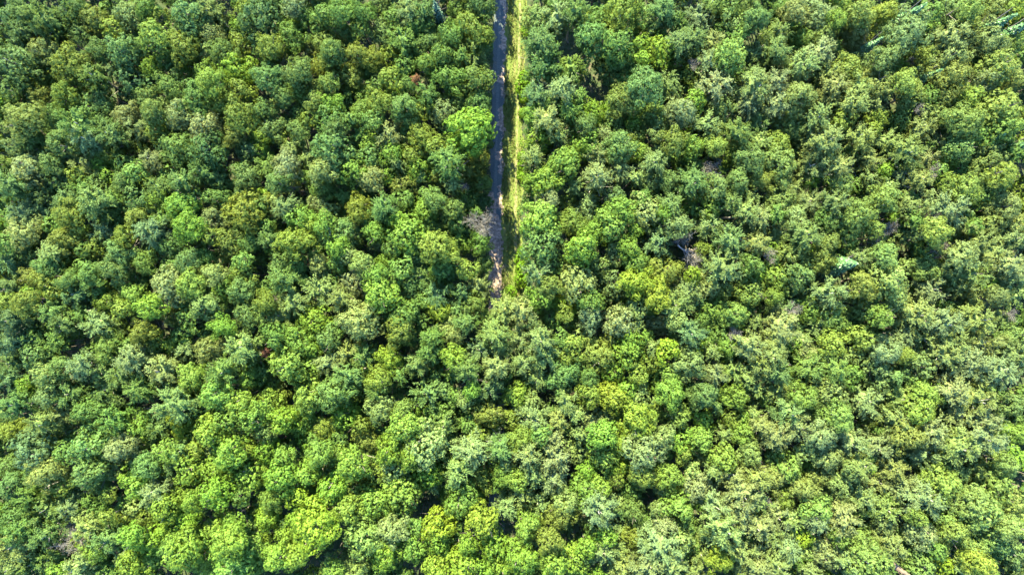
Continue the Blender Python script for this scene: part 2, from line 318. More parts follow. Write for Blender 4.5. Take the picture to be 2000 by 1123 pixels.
T(1000, 375, """210,50,66Op 330,60,56Oy 450,90,76Op 130,160,95Ml 235,190,50Oy 350,180,82Oy 640,100,85Ml 790,110,98Mp 570,190,92Ml 890,130,50Ml 930,80,66Bg 970,190,75Op
480,230,66Ol 130,300,100Mg 420,330,95Ml 290,350,56Op 600,360,56Op 690,330,66Ol 520,430,72Mt 730,420,80Ol 860,300,95Bt 710,240,42Ol 900,450,95Oy 110,460,92Bp 240,430,56Og
340,450,56Oy 400,540,100Mp 220,550,66Oy 160,630,85Ml 330,650,72MY 310,710,46Oy 600,540,85Mt 730,530,85OY 850,600,82OY 460,640,70Mg 1060,490,48OY 1030,580,76Bp 1130,560,85Op
1230,440,112Bt 1110,330,46Oy 1150,190,72Bp 1170,80,82Ol 1060,110,50Bg 1280,60,66Bg 1370,110,66Bp 1290,280,92Bg 1440,150,76Bp 1400,220,55Bg 1440,300,66Bp 1240,580,66Oy 970,660,85Bt
740,680,56Op 1070,640,56Bt 1410,590,76Ml 1180,690,76Ml 1310,720,82Ol 1430,760,56Bp 460,740,70Op 640,750,85Mp 730,780,46Bp 870,760,76Op 1050,830,85Bt 950,730,56Op 60,690,76Bp
50,860,76Bp 170,870,85Bp 120,760,46Bp 340,770,45Mg 400,840,62Op 580,850,66Oy 720,870,62Ol 820,910,48Bp 900,930,62OY 290,850,46Og 360,910,62Oy 520,960,85Oy 690,960,92Ml 310,970,52Oy
200,960,76Bp 60,1000,76Bp 810,1010,56Oy 740,1060,50Oy 1040,1010,100Op 1200,850,76Mg 1270,910,76Ol 1390,900,82Bp 1170,940,56Bp 1450,1020,72Bp 1290,1040,76Bp 300,1080,90Og 450,1080,72Og
150,1080,66Bp 600,1060,62Ol 900,1090,100Ol 1190,1070,72Bp 1380,1080,56Bp 30,590,60Bp 1400,420,60Mg 1440,480,60Ol 780,850,45Og 20,230,45Mg 600,30,60Md 760,30,60Bg 1400,30,50Bp 1120,750,50Mg 960,860,50Mg 60,60,55Md""")
T(1500, 375, """80,50,82Og 170,170,92Op 250,60,76Bp 400,60,76Bg 540,130,92Og 690,40,76Ml 400,170,72Og 470,250,76Ol 60,130,60Bg 620,210,56Ml 870,90,76Og 1060,100,115Bp 1150,200,76Bp
1310,200,100Oy 1400,80,76Oy 1450,190,82Bp 1440,270,76Bp 800,270,58Bp 870,220,56Op 990,230,80Ol 350,310,76Oy 450,330,62Ol 230,250,82Bg 40,260,56Bp 150,370,98Oy 320,400,66Oy
700,380,92Og 540,390,62Bg 560,450,52Bg 40,490,76Ml 200,500,95Mt 370,590,98Bt 560,550,76Oy 750,520,102Ml 30,610,48Ml 90,690,72Bt 240,680,72Ol 390,730,82Ol 570,680,92Mg 680,730,66Ml
560,860,76Ml 100,790,82Bp 290,800,72Bt 400,900,82Ml 60,870,72Bp 40,960,66Bp 200,870,62Bp 250,950,66Bp 520,940,56Op 700,930,76Op 790,870,82Op 800,960,48Ml 920,340,56Og 1150,380,92Bp
950,450,82Ol 1080,480,60Bp 1350,370,112Bp 1450,430,82Bp 1200,480,92Bp 960,570,92Bp 1140,560,72Bp 740,650,56Op 1400,510,72Bp 1290,550,56Ol 1350,610,56Mg 1230,620,72Bp 1450,610,60Bp
880,720,100Bp 1050,760,92Bp 1250,760,105Bp 1450,830,76Ml 1390,870,42Mg 900,850,82Bp 1080,880,90Bp 1250,880,105Bp 1050,960,82Bp 1200,1000,105Bp 1450,950,90Bp 900,1020,85Mt 1380,1060,92Bp
1150,1090,82Bp 640,1060,105Og 400,1040,72Bg 50,1060,66Bg 240,1030,82Bg 480,1080,60Og 1240,300,66Bg 1370,720,60Bp 1200,200,50Og 860,160,50Bg 440,170,45Oy 330,150,50Og 820,30,60Bg 1250,30,60Og 150,600,55Mt 350,950,50Bt 760,1080,60Bt""")
T(0, 750, """60,130,76Bg 130,50,56Bg 270,70,58Mt 400,60,76Bg 620,30,76Bg 800,40,76Bg 350,180,82Bp 520,150,92Og 650,220,92Bg 230,230,72Bp 60,280,76Oy 810,250,82Ml 1000,130,118Bt
1050,240,72OY 940,260,70Bt 1250,60,82Ml 1180,140,62Og 1390,120,66Ml 1480,200,76Ml 1330,220,70Ml 1200,290,85Ml 170,400,98Mt 280,350,56Oy 500,380,120Mg 380,400,56Og 680,380,85Op
800,370,66Oy 860,470,72Og 960,410,66Ml 1060,400,72Bt 990,490,46Bt 680,490,56Op 250,530,98Op 370,600,60Oy 500,530,76Mg 50,480,56Mg 60,600,72Og 70,780,76Md 260,740,90Bg 400,720,62Bp
510,690,48Bg 570,730,60Md 780,580,98Ml 900,640,76Bp 640,640,42Oy 730,770,66Oy 640,770,38Oy 840,790,56Oy 940,730,66Ml 1020,690,62Ml 1100,500,100Ml 1240,510,70Ml 1330,420,82Ml
1420,310,60Og 1440,380,66Oy 1450,540,100Ml 1240,660,90Ml 1130,690,56Ml 1400,660,56Og 1260,830,76Ml 1080,800,62Ml 1360,820,56Ml 760,900,66Ml 880,920,85Ml 990,860,50Ml 1040,1000,98Ml
1190,950,82Ml 1330,940,90Ol 1440,850,66Og 620,920,82Bg 550,980,66Ol 120,860,82Bg 70,950,92Bp 250,890,72Bg 500,850,72Bp 300,1020,72Bg 180,1040,66Bg 50,1080,72Bp 440,1080,76Bp
340,1100,50Ol 760,1060,82Ml 870,1040,72Ol 1200,1070,72Ml 1320,1060,98Ml 1460,1000,76Ml 620,1100,72Bg 1450,1100,70Ml 150,660,70Bg 1290,330,60Ml 660,110,50Mg 1000,950,60Mg 1140,380,50Oy 560,580,60Mg 720,1000,45Bp""")
T(500, 750, """300,80,82Ml 450,60,98Og 60,130,82Ml 150,220,82Ml 250,230,72Ml 520,190,82Ml 700,30,62Bg 730,150,82Op 850,170,60Mg 1010,60,98Bt 1220,100,50Op 1370,30,66Bt 1260,30,48Ml
1370,180,76Oy 1100,230,82Bt 1240,240,56Og 60,400,76Ml 160,430,56Ml 350,320,56Og 400,260,66Oy 480,330,56Og 640,330,72Oy 590,380,50Og 860,270,82Ml 780,380,80Ml 990,360,122Mp
800,510,85Mt 700,540,62Oy 900,440,66Ml 1010,540,76Ml 370,410,72Og 470,410,56Ml 290,530,76Ml 130,560,90Ml 560,480,82Ml 430,530,50Og 240,450,56Og 430,620,82Ml 560,620,56Oy
90,680,72Og 240,660,56OY 330,700,42Ml 1260,390,98Bp 1180,500,90Bp 1330,560,72Oy 1430,380,62Bg 1440,550,72Og 700,690,92Ml 850,650,92Ml 540,740,80Ml 1200,690,105Og 60,790,72Ml
160,890,66Ml 330,850,115OY 430,790,56Ml 620,900,110Op 800,860,82Op 930,830,48Og 1050,830,95MY 1320,830,98MY 930,960,76Ml 1060,920,66Ml 750,1000,90Ol 110,1030,76Ml 230,1010,60Ml
40,950,56Ml 1400,960,90Ml 1470,720,66Bp 560,1100,90Op 1200,1080,92MY 1050,1100,76MY 1330,1090,72Ml 450,1100,56Ml 1440,1090,76Ml 1150,860,56Og 1460,460,56Bp 620,240,50Oy 1300,300,55Oy 1240,940,55Ml 60,280,60Mg 680,800,50Og 250,780,60Ml""")
T(1000, 750, """30,60,66Ml 120,100,56Op 450,70,82Oy 590,80,76MY 680,30,56Ol 760,80,62Op 930,60,82Ol 320,110,72Bp 130,200,90Bp 270,220,66Bp 380,180,50Bp 470,210,62Bp 560,190,46Op
740,220,92OY 840,160,56Oy 970,190,76Ml 1110,210,56Ol 1130,70,76Og 1320,70,82Ol 1430,30,56Bp 1290,190,56Oy 1350,280,82Ol 1420,180,52Bp 1470,250,62Bp 40,330,72Oy 160,300,62Og
240,330,72Bp 90,420,82Bp 250,440,90Bp 400,400,62Op 530,300,76Ml 650,360,72Ml 540,430,72Ml 780,400,98Op 870,310,72Op 990,330,62Ol 1100,340,76Ml 1000,410,50Oy 120,520,82Bp
230,560,80Bp 30,560,56Ml 630,480,66OY 770,540,82Oy 920,540,72Ol 620,560,46Oy 430,620,90Ol 520,600,56Ml 880,610,62Op 1050,500,46Op 1240,450,85Ml 1290,540,90Bp 1180,510,50Bp
1400,420,72Op 60,650,72Bp 160,690,72Bp 310,690,66Op 290,770,85Oy 520,740,105Bp 620,690,50Op 550,830,76Bt 710,750,76Og 980,720,98Ml 860,750,56Op 1090,600,76Op 1360,650,98Bp
1200,720,98Bp 1330,770,90Bp 1450,840,82Bp 1440,560,72Bp 1250,870,105Bp 90,850,76Ol 220,920,82Oy 550,900,56Ol 720,890,66Oy 770,820,60Bg 900,850,72Op 1020,820,66Bg 630,860,60Bp
1000,920,62Op 870,960,98Bp 1100,990,76Bp 70,1040,100Ol 550,980,90Bp 240,1050,72Ml 350,1040,82Ml 430,950,52Ol 650,1070,90Bp 800,1080,90Bp 950,1060,72Bp 1210,1040,76OY 1330,1000,90Bp
1080,1090,62Bp 500,1100,46Ol 1430,970,72Bp 1440,1080,72Bp 1330,1090,66Bp 400,300,60Bp 700,620,60Mg 440,500,50Ml 1240,300,50Bp 1460,700,60Bp 1160,430,50Op 1150,880,60Bp""")
T(1500, 750, """60,50,72Bp 220,80,76Ol 370,40,98Mg 130,170,90Bt 300,140,72Og 430,200,82Ol 590,110,92Bp 800,90,98Bp 940,60,70Ol 920,160,82MY 760,220,90Bp 180,250,82Bp 330,310,90Op
50,310,72Bp 500,350,90Bp 820,310,82Oy 650,370,90Bp 1100,50,82Bp 1250,90,105Bp 1130,180,82Bp 960,280,92Bp 1420,130,76Og 1280,210,90Bp 1300,320,112Bp 1440,290,66Ol 1150,370,90Bp
210,400,56Op 360,430,72Op 120,490,90Ml 50,550,70Op 30,420,50Og 340,530,72Op 550,490,72Bp 740,500,72Bp 900,420,82Bp 1070,460,56Mg 1390,470,66Ol 1450,430,60Ol 220,610,72Oy
420,600,72Op 640,580,72Bp 790,620,90Bp 940,690,98Bp 560,670,90Bp 1110,540,50Mg 1050,600,90Ml 1230,520,66Oy 1380,600,105Ml 1200,700,82Ol 100,660,72Oy 60,770,90Bp 300,740,80Ml
290,810,62Bp 150,800,60Bp 460,800,82Bp 700,740,82Bp 690,820,62Bp 870,780,56Ml 900,870,82Op 190,880,56OY 560,920,82Ol 730,950,82Bp 30,890,56Bp 350,990,90Op 120,970,72Bp
1080,780,98Ol 1280,780,115Ml 1430,850,72Ol 1100,890,90Ol 1340,910,76Ml 1220,970,72Ml 620,1070,98Ml 480,1050,76Bp 740,1030,50Bp 900,1060,85Ml 1030,1060,62OY 1260,1070,90OY
1430,980,82Bg 1460,1080,56Bp 60,1070,72Bp 250,1090,62Bp 1440,720,90Ml 1150,1080,60Bp 480,500,50Op 1330,420,60Bp 820,850,55Bg 980,970,60Og 420,900,55Ml 1000,800,55Bg""")
import re
TREES = []
for (ox, oy), s in TILES.items():
    for it in s.split():
        x, y, rk = it.split(','); r = float(re.match(r'\d+', rk).group()); k = rk[-2:]
        px, py, pr = ox + float(x)/2.994, oy + float(y)/2.994, r/2.994
        if any((px-a[0])**2 + (py-a[1])**2 < (0.62*max(pr, a[2]))**2 for a in TREES): continue
        TREES.append((px, py, pr, k[0], k[1]))
from collections import Counter
print('TREES', len(TREES), Counter(t[3] for t in TREES))

def in_corridor(x, y, m=0.0):       # the open strip of track and verge, in ground metres
    cx = track_x(y)
    return y > -2.6 and cx - 1.35 - m < x < cx + 3.7 + m
def track_x(y):                     # centre line of the gravel track
    return float(np.interp(y, [-70, -1, 14, 24, 52, 90], [-2.6, -2.2, -2.25, -2.05, -1.35, -.4]))

# ------------------------------------------------------------- landmarks that the labels lean on
DEAD = [(941, 438, 30, 'bare grey dead tree overhanging the left edge of the track', 'the bare trackside tree'),
 (1393, 330, 22, 'round bare grey dead crown standing among pale green trees', 'the round bare crown'),
 (1337, 464, 20, 'bare dead tree standing just above the fallen grey tree', None),
 (1355, 512, 24, 'tangled dead branches just below the fallen grey tree', None),
 (1850, 490, 30, 'wide sprawling bare dead tree among feathery trees at the right', 'the sprawling bare tree'),
 (135, 1060, 28, 'fan-shaped bare dead tree near the lower left corner', 'the fan-shaped dead tree'),
 (1740, 445, 17, 'smaller reddish grey dead treetop beside a yellowish crown, right of two', 'the reddish dead treetop'),
 (1711, 467, 16, 'grey dead treetop in a dark gap, left of two neighbours', None),
 (1437, 650, 15, 'small purplish grey dead treetop below the lower conifer-side birches', None),
 (1550, 603, 16, 'small dead treetop touching a bluish feathery crown', 'the small dead treetop'),
 (1827, 332, 15, 'small brown dead treetop beside pale feathery crowns near the right edge', 'the small brown treetop'),
 (1797, 214, 13, 'thin grey dead treetop above an olive crown in the upper right', None),
 (1357, 123, 14, 'small bleached dead treetop left of a bright green crown', 'the small bleached treetop'),
 (1822, 418, 17, 'streaky grey dead treetop above the sprawling bare tree', None),
 (1505, 497, 18, 'grey dead treetop between olive crowns, right of the fallen grey tree', None),
 (907, 366, 11, 'very small grey dead treetop just left of the track', None),
 (1975, 612, 14, 'grey dead treetop against the right edge of the photo', None),
 (966, 245, 14, 'thin leafless pinkish shrub leaning over the left side of the track', None),
 (1498, 982, 14, 'thin bleached dead treetop in a dark gap near the bottom', 'the thin bleached treetop')]
CON = [(853, 22, 'narrow dark green conifer spire near the top, left of the track', 'the dark conifer spire', .9, 1.0),
 (1782, 26, 'bluish conifer spire near the top edge, leftmost of three leaning right', 'the leftmost bluish spire', 1.0, 1.1),
 (1952, 46, 'bluish conifer spire near the top right corner, inner of two', 'the inner corner spire', 1.0, 1.15),
 (1986, 58, 'bluish conifer spire touching the right edge near the top corner', None, 1.0, 1.1),
 (1700, 90, 'small bluish conifer spire beside a brownish olive crown', None, .8, .95),
 (1812, 150, 'small bluish conifer spire below a yellow green crown', 'the small bluish spire', .85, .95),
 (1932, 272, 'short pale conifer spire in the upper right, above a bright crown', None, .8, .95),
 (1988, 286, 'pale conifer spire on the right edge, below the bright green crowns', None, .9, 1.0),
 (1650, 516, 'broad blue green conifer top beside a dark gap', 'the broad blue green conifer', 1.5, 1.0)]
LM = [(x, y, n) for x, y, r, l, n in DEAD if n] + [(x, y, n) for x, y, l, n, a, b in CON if n] + [
 (985, 570, "the track's lower end"), (985, 5, "the track's top end"), (1165, 165, 'the dark clearing'), (1350, 490, 'the fallen grey tree'),
 (811, 155, 'the rust red treetop'), (517, 689, 'the dull red treetop'), (1765, 1112, 'the pale fallen trunk'), (147, 682, 'the brown litter gap'),
 (0, 0, 'the top left corner'), (0, 1123, 'the bottom left corner'), (2000, 1123, 'the bottom right corner'), (0, 400, "the left edge's middle"),
 (1990, 800, 'the lower right edge'), (700, 1123, "the bottom edge's left half"), (1150, 1123, "the bottom edge's centre")]
BIG = {(920, 252): ('huge bright green dome-crowned tree beside the track', 'the huge trackside dome'),
 (508, 37): ('very large dark green dome-crowned tree near the top edge', 'the large dark dome'),
 (294, 67): ('bright green rounded tree in front of a deep dark gap, upper left', 'the upper left bright crown'),
 (478, 408): ('large yellowish olive dome-crowned tree left of the photo centre', 'the large olive dome'),
 (317, 559): ('pale knobbly-crowned tree among small olive crowns at the left', 'the pale knobbly crown'),
 (830, 870): ('broadest pale green knobbly dome in the lower middle', 'the broad pale dome'),
 (1110, 592): ('lime yellow crown, brightest near the lower end of the track', 'the lime yellow crown'),
 (1294, 93): ('lime yellow rounded tree right of the dark clearing', 'the yellow clearing tree'),
 (1190, 438): ('bright green domed tree with a dark shadow below it, right of the track', 'the bright shadowed dome'),
 (333, 793): ('broad bluish green feathery tree in the lower left', 'the broad bluish crown'),
 (1197, 777): ('lime yellow crown among pale feathery trees in the lower middle', 'the lower yellow crown'),
 (1750, 549): ('large bright green knobbly crown in the right half', 'the large knobbly crown'),
 (610, 1034): ('large yellow green flat-topped crown near the bottom edge', 'the flat yellow crown'),
 (1807, 803): ('lime yellow crown surrounded by pale feathery trees, lower right', 'the lower right yellow crown'),
 (367, 917): ('big bright green dome heading a row of bright crowns, lower left', 'the bright row head'),
 (1410, 522): ('very large bluish feathery tree right of the fallen grey tree', 'the bluish feathery giant')}
LM += [(k[0], k[1], v[1]) for k, v in BIG.items()]

# ------------------------------------------------------------- individual trees
rnd = random.Random(5)
KIND = {'M': ('maple_tree', 'dense-crowned', CM, TR, 'dense rounded trees of the forest canopy'),
        'O': ('oak_tree', 'loose-crowned', CO, TR, 'loose-crowned trees of the forest canopy'),
        'B': ('birch_tree', 'feathery', CB, TB, 'feathery pale trees of the forest canopy')}
cnt = Counter(); chosen = []; rest = []
for t in sorted(TREES, key=lambda t: -t[2]):
    if cnt[t[3]] < 300: cnt[t[3]] += 1; chosen.append(t)
    else: rest.append(t)
DIRS = ['right', 'upper right', 'top', 'upper left', 'left', 'lower left', 'bottom', 'lower right']
DIRT = {'top': 'above', 'bottom': 'below', 'left': 'left of', 'right': 'right of', 'upper right': 'up and right of',
        'upper left': 'up and left of', 'lower left': 'down and left of', 'lower right': 'down and right of'}
ORD = ['nearest', 'second', 'third', 'fourth', 'fifth', 'sixth', 'seventh', 'eighth', 'ninth', 'tenth', 'eleventh', 'twelfth']
info = []; used_big = set()
for t in chosen:
    px, py, pr, K, c = t
    lab = None
    for k, v in BIG.items():
        if k not in used_big and (px-k[0])**2 + (py-k[1])**2 < 12**2: lab = v[0]; used_big.add(k); break
    lm = min(LM, key=lambda q: (q[0]-px)**2 + (q[1]-py)**2)
    d = DIRS[int(round(math.atan2(-(py-lm[1]), px-lm[0])/(math.pi/4))) % 8]
    info.append([lab, KIND[K][1], CNAME[c], lm, d, math.hypot(px-lm[0], py-lm[1])])
groups = {}
for i, q in enumerate(info):
    if q[0] is None: groups.setdefault((q[1], q[2], q[3][2], q[4]), []).append(i)
for (form, col, ln, d), ids in groups.items():
    ids.sort(key=lambda i: info[i][5])
    for r, i in enumerate(ids):
        o_ = '' if len(ids) == 1 else ORD[r] + ' '
        info[i][0] = f'{o_}{col} {form} tree {DIRT[d]} {ln}'

CLEAR = [(1165, 165, 30), (1098, 78, 14), (447, 308, 20), (830, 992, 14), (1762, 1112, 10), (147, 682, 10)]      # openings where the forest floor shows
for t, q in zip(chosen, info):
    px, py, pr, K, c = t
    for gx, gy, gr in CLEAR:
        dd = math.hypot(px-gx, py-gy); need = gr + pr*1.0
        if dd < need: px, py = gx + (px-gx)/dd*need, gy + (py-gy)/dd*need
    name, form, crowns, trunks, grp = KIND[K]
    hmul = 1.0
    h = 11.2 + pr*0.15 + rnd.uniform(-2.6, 2.4)
    if c in 'dt': h -= 1.0
    if c in 'lY': h += 0.8
    zt = h - 2.0
    x, y = W(px, py, zt)
    r = pr*0.75*(H - zt)/1000*(1.23 if K == 'M' else 1.15)
    if q[0].startswith(('huge', 'very large', 'broadest')): h += 1.5
    e = bpy.data.objects.new(name, None); C.objects.link(e); e.empty_display_size = .5
    if abs(px - 935) < 48 and py < 575: h -= 0 if py < 90 else (1.2 if py < 270 else (6.0 if py < 455 else 3.5)); x, y = W(px, py, h - 2)
    cz = h - r*1.45                      # crown centre
    if in_corridor(x, y, r*.9):     # keep crowns off the open strip
        cx = track_x(y)
        x = cx - 1.15 - r*.85 if x < cx + 1.0 else cx + 3.75 + r*.9
    e.location = (x, y, 0)
    tag(e, q[0], 'tree', grp)
    v = rnd.randrange(NV)
    co = link('crown', crowns[v], e, (0, 0, cz), (r*rnd.uniform(.86, 1.12), r*rnd.uniform(.86, 1.12), r*rnd.uniform(1.05, 1.35)), (rnd.uniform(-.06, .06), rnd.uniform(-.06, .06), rnd.uniform(0, 6.28)))
    col = TINT[c]; b = rnd.uniform(.9, 1.1)
    # tint by position: deeper green upper left, fresh green lower left, paler right
    ul = max(0, 1 - px/1100)*max(0, 1 - py/520); ll = max(0, 1 - abs(px - 620)/560)*max(0, min(1, (py - 640)/250)); ri = max(0, min(1, (px - 1150)/600))
    col = [col[i]*(1 - .22*ul)*(1 + .14*ll) for i in range(3)]
    pale_olive = (.160, .205, .058); col = [a_*(1 - .42*ri) + b_*.42*ri for a_, b_ in zip(col, pale_olive)]
    fresh = (.135, .222, .026); col = [a_*(1 - .35*ll) + b_*.35*ll for a_, b_ in zip(col, fresh)]; col[0] *= 1.05; col[2] *= 1.12
    co.color = (col[0]*b*rnd.uniform(.90, 1.10), col[1]*b, col[2]*b*rnd.uniform(.8, 1.25), 1)
    link('trunk', trunks[rnd.randrange(3)], e, (0, 0, 0), (h, h, h), (0, 0, rnd.uniform(0, 6.28)))

for x_, y_, lab, n, wd, hs in CON:
    h = 16*hs; px = x_; X, Y = W(px, y_, h - 3.5)
    e = bpy.data.objects.new('conifer_tree', None); C.objects.link(e); e.location = (X, Y, 0); tag(e, lab, 'conifer', 'conifers among the broadleaved trees')
    co = link('crown', CC[rnd.randrange(2)], e, (0, 0, h - 4.6*hs), (1.45*wd, 1.45*wd, 2.1*hs), (0, 0, rnd.random()*6))
    co.color = (.035, .085, .04, 1) if x_ < 900 else (.078, .165, .055, 1)
    link('trunk', TR[0], e, (0, 0, 0), (h*.98, h*.98, h*.98))

for i, (x_, y_, pr, lab, n) in enumerate(DEAD):
    shrub = 'shrub' in lab
    h = 2.5 if shrub else (13.5 if pr > 12 else 10); X, Y = W(x_, y_, h - 1.0)
    if shrub: X = track_x(Y) - 1.9
    r = pr*.083*(1.15)
    e = bpy.data.objects.new('bare_shrub' if shrub else 'dead_tree', None); C.objects.link(e); e.location = (X, Y, 0)
    tag(e, lab, 'shrub' if shrub else 'dead tree', None if shrub else 'dead trees in the canopy')
    link('branches', BR[i % 4], e, (0, 0, h - r*1.1), (r*.9, r*.9, r*1.05), (0, 0, i*1.7))
    link('trunk', TR[i % 3], e, (0, 0, 0), (h*.9, h*.9, h*.95))

# two small rusty treetops
for x_, y_, lab, col in ((811, 155, 'small rust red treetop left of the track, near the top', (.20, .11, .05)), (517, 689, 'small dull red treetop left of the photo centre, beside a dark gap', (.14, .07, .045))):
    h = 13.0; X, Y = W(x_, y_, h - .5)
    e = bpy.data.objects.new('red_leaved_tree', None); C.objects.link(e); e.location = (X, Y, 0); tag(e, lab, 'tree')
    co = link('crown', CO[2], e, (0, 0, h - .9), (.75, .75, .8)); co.color = (*col, 1)
    link('trunk', TR[1], e, (0, 0, 0), (h, h, h*.98))

# ------------------------------------------------------------- the rest of the wood: between the others and beyond the frame
def placed():
    P = []
    for px, py, pr, K, c in chosen: P.append((px, py, pr))
    return P
rng = np.random.default_rng(77)
GAPS = [(1165, 165, 36), (1098, 75, 18), (147, 682, 16), (445, 305, 26), (1330, 300, 5), (1240, 360, 12), (905, 305, 10), (830, 990, 22), (600, 1090, 22), (1690, 690, 16), (1580, 580, 14), (1380, 465, 14), (1590, 60, 10), (1690, 470, 10), (1770, 490, 10),
        (1135, 935, 20), (1240, 965, 12), (260, 960, 12), (220, 930, 10), (100, 840, 12), (560, 215, 10), (520, 200, 12), (1200, 660, 8), (1345, 500, 26), (1765, 1112, 24), (955, 538, 15), (940, 470, 8)]
fill = []
A = np.array([(t[0], t[1], t[2]) for t in TREES])
for k in range(9000):
    px, py = rng.uniform(-330, 2330), rng.uniform(-330, 1450)
    inside = -25 < px < 2025 and -25 < py < 1148
    pr = rng.uniform(12, 21) if inside else rng.uniform(22, 34)
    if inside:
        if np.min(np.hypot(A[:, 0]-px, A[:, 1]-py) - A[:, 2]*0.62 - pr*.35) < 0: continue
        if any(math.hypot(px-g[0], py-g[1]) < g[2] + pr*.5 for g in GAPS): continue
    elif np.min(np.hypot(A[:, 0]-px, A[:, 1]-py) - A[:, 2] - pr*.7) < 0: continue
    if fill:
        Bf = fill_arr[:len(fill)]
        if np.min(np.hypot(Bf[:, 0]-px, Bf[:, 1]-py) - (Bf[:, 2] + pr)*(.6 if inside else .72)) < 0: continue
    else: fill_arr = np.zeros((9000, 3))
    fill_arr[len(fill)] = (px, py, pr); fill.append((px, py, pr, 'BMO'[rng.integers(3)], 'dggptygl'[rng.integers(8)]))
for px, py, pr, K, c in rest: fill.append((px, py, pr, K, c))
for y in np.arange(44, 76, 3.6):    # unseen rows added on both sides of the track above the frame, for shade
    for sgn in (-1, 1):
        z = 11.0; xx = track_x(y) + (-1.7 - 2.6 if sgn < 0 else 3.7 + 2.6) + rng.uniform(-.3, .3)
        if y < 47 + 2*sgn: continue
        k_ = .75*(H - z)/1000; rest.append((xx/k_ + 1000, 561.5 - y/k_, 25.0, 'MO'[rng.integers(2)], 'gdgy'[rng.integers(4)])); fill.append(rest[-1])
LOW = {'M': [crown_lobed(200+i, 13, 1.25, .33, .6, 14, 4, .12, .10, .06, 60) for i in range(3)],
       'O': [crown_lobed(210+i, 12, 1.3, .31, .62, 15, 4, .11, .12, .12, 60) for i in range(3)],
       'B': [crown_feather(220+i, 16, 10, 8, .085, 1.3) for i in range(3)]}
parts, tints, tparts = [], [], []
for px, py, pr, K, c in fill:
    inside = -25 < px < 2025 and -25 < py < 1148
    h = (10.0 + rng.uniform(-1.5, 2.2)) if inside and (px, py, pr, K, c) not in rest else 13.5 + rng.uniform(-2, 2)
    x, y = W(px, py, h - 1.8); r = pr*.083*1.1
    if in_corridor(x, y, r*.95): continue
    V, F = LOW[K][rng.integers(3)]
    a = rng.random()*6.283; ca, sa = math.cos(a), math.sin(a)
    Q = np.stack([V[:, 0]*ca - V[:, 1]*sa, V[:, 0]*sa + V[:, 1]*ca, V[:, 2]], 1)*r + np.array([x, y, h - 1.3*r])
    parts.append((Q, F)); b = rng.uniform(.75, 1.1); tints.append(np.repeat(np.array(TINT[c])[None]*b, len(Q), 0))
    tparts.append(tube([(x, y, 0), (x + .1, y, h*.5), (x, y + .1, h*.9)], [.13, .09, .03], 5))
print('FILL', len(parts))
V, F = join(parts); wood = link('forest_trees', mesh_np('forest_trees', V, F, M_leaf_s, tint=np.concatenate(tints)))
tag(wood, 'smaller and farther trees filling the forest between the nearer crowns', 'trees', kind='stuff')
V, F = join(tparts); tw = link('trunks', mesh_np('trunks', V, F, M_bark), wood); tag(tw, kind='stuff')

# undergrowth: low leafy plants over the forest floor
n = 4200; xs = rng.uniform(-110, 110, n); ys = rng.uniform(-68, 68, n); parts, tints = [], []
for x, y in zip(xs, ys):
    if in_corridor(x, y, .9): continue
    if any((x - W(g[0], g[1])[0])**2 + (y - W(g[0], g[1])[1])**2 < (g[2]*.08)**2 for g in GAPS[:3]): continue
    m = 34; r = rng.uniform(.6, 1.3); d = unit(rng.normal(size=(m, 3))); d[:, 2] = abs(d[:, 2])
    parts.append(leaves(rng, np.array([x, y, .1]) + d*np.array([r, r, r*1.1])*rng.uniform(.6, 1, (m, 1)), d + np.array([0, 0, .7]), .17))
    c = np.array([(.035, .09, .02), (.05, .12, .03), (.04, .10, .04)][rng.integers(3)]); tints.append(np.repeat(c[None], m*4, 0))
V, F = join(parts); ug = link('undergrowth', mesh_np('undergrowth', V, F, M_leaf_s, tint=np.concatenate(tints)))
tag(ug, 'low leafy plants covering the shaded forest floor', 'undergrowth', kind='stuff')

# ------------------------------------------------------------- ground, track, verge
me = mesh_np('ground', [(-900, -900, 0), (900, -900, 0), (900, 900, 0), (-900, 900, 0)], [[0, 1, 2, 3]], M_floor)
tag(link('ground', me), 'brown leaf litter of the forest floor', 'ground', kind='structure')

def strip(name, off0, off1, z, y0, y1, mat, jag, seed, nx=7, taper=0):
    r = np.random.default_rng(seed); ys = np.arange(y0, y1, .25); V = []
    ph = r.random(6)*6
    for i, y in enumerate(ys):
        wob0 = jag*(math.sin(y*.9+ph[0]) + .6*math.sin(y*2.3+ph[1]) + .5*math.sin(y*5.1+ph[2]))*.5 + r.normal(0, jag*.15)
        wob1 = jag*(math.sin(y*.8+ph[3]) + .6*math.sin(y*2.1+ph[4]) + .5*math.sin(y*4.7+ph[5]))*.5 + r.normal(0, jag*.15)
        cx = track_x(y)
        if taper: k_ = min(1, (y1 - y)/taper); wob1 += (off0 + .5 - off1)*(1 - k_)
        for j in range(nx):
            u = j/(nx-1); V.append((cx + (off0+wob0)*(1-u) + (off1+wob1)*u, y, z))
    F = [[i*nx+j, i*nx+j+1, (i+1)*nx+j+1, (i+1)*nx+j] for i in range(len(ys)-1) for j in range(nx-1)]
    return link(name, mesh_np(name, V, F, mat))

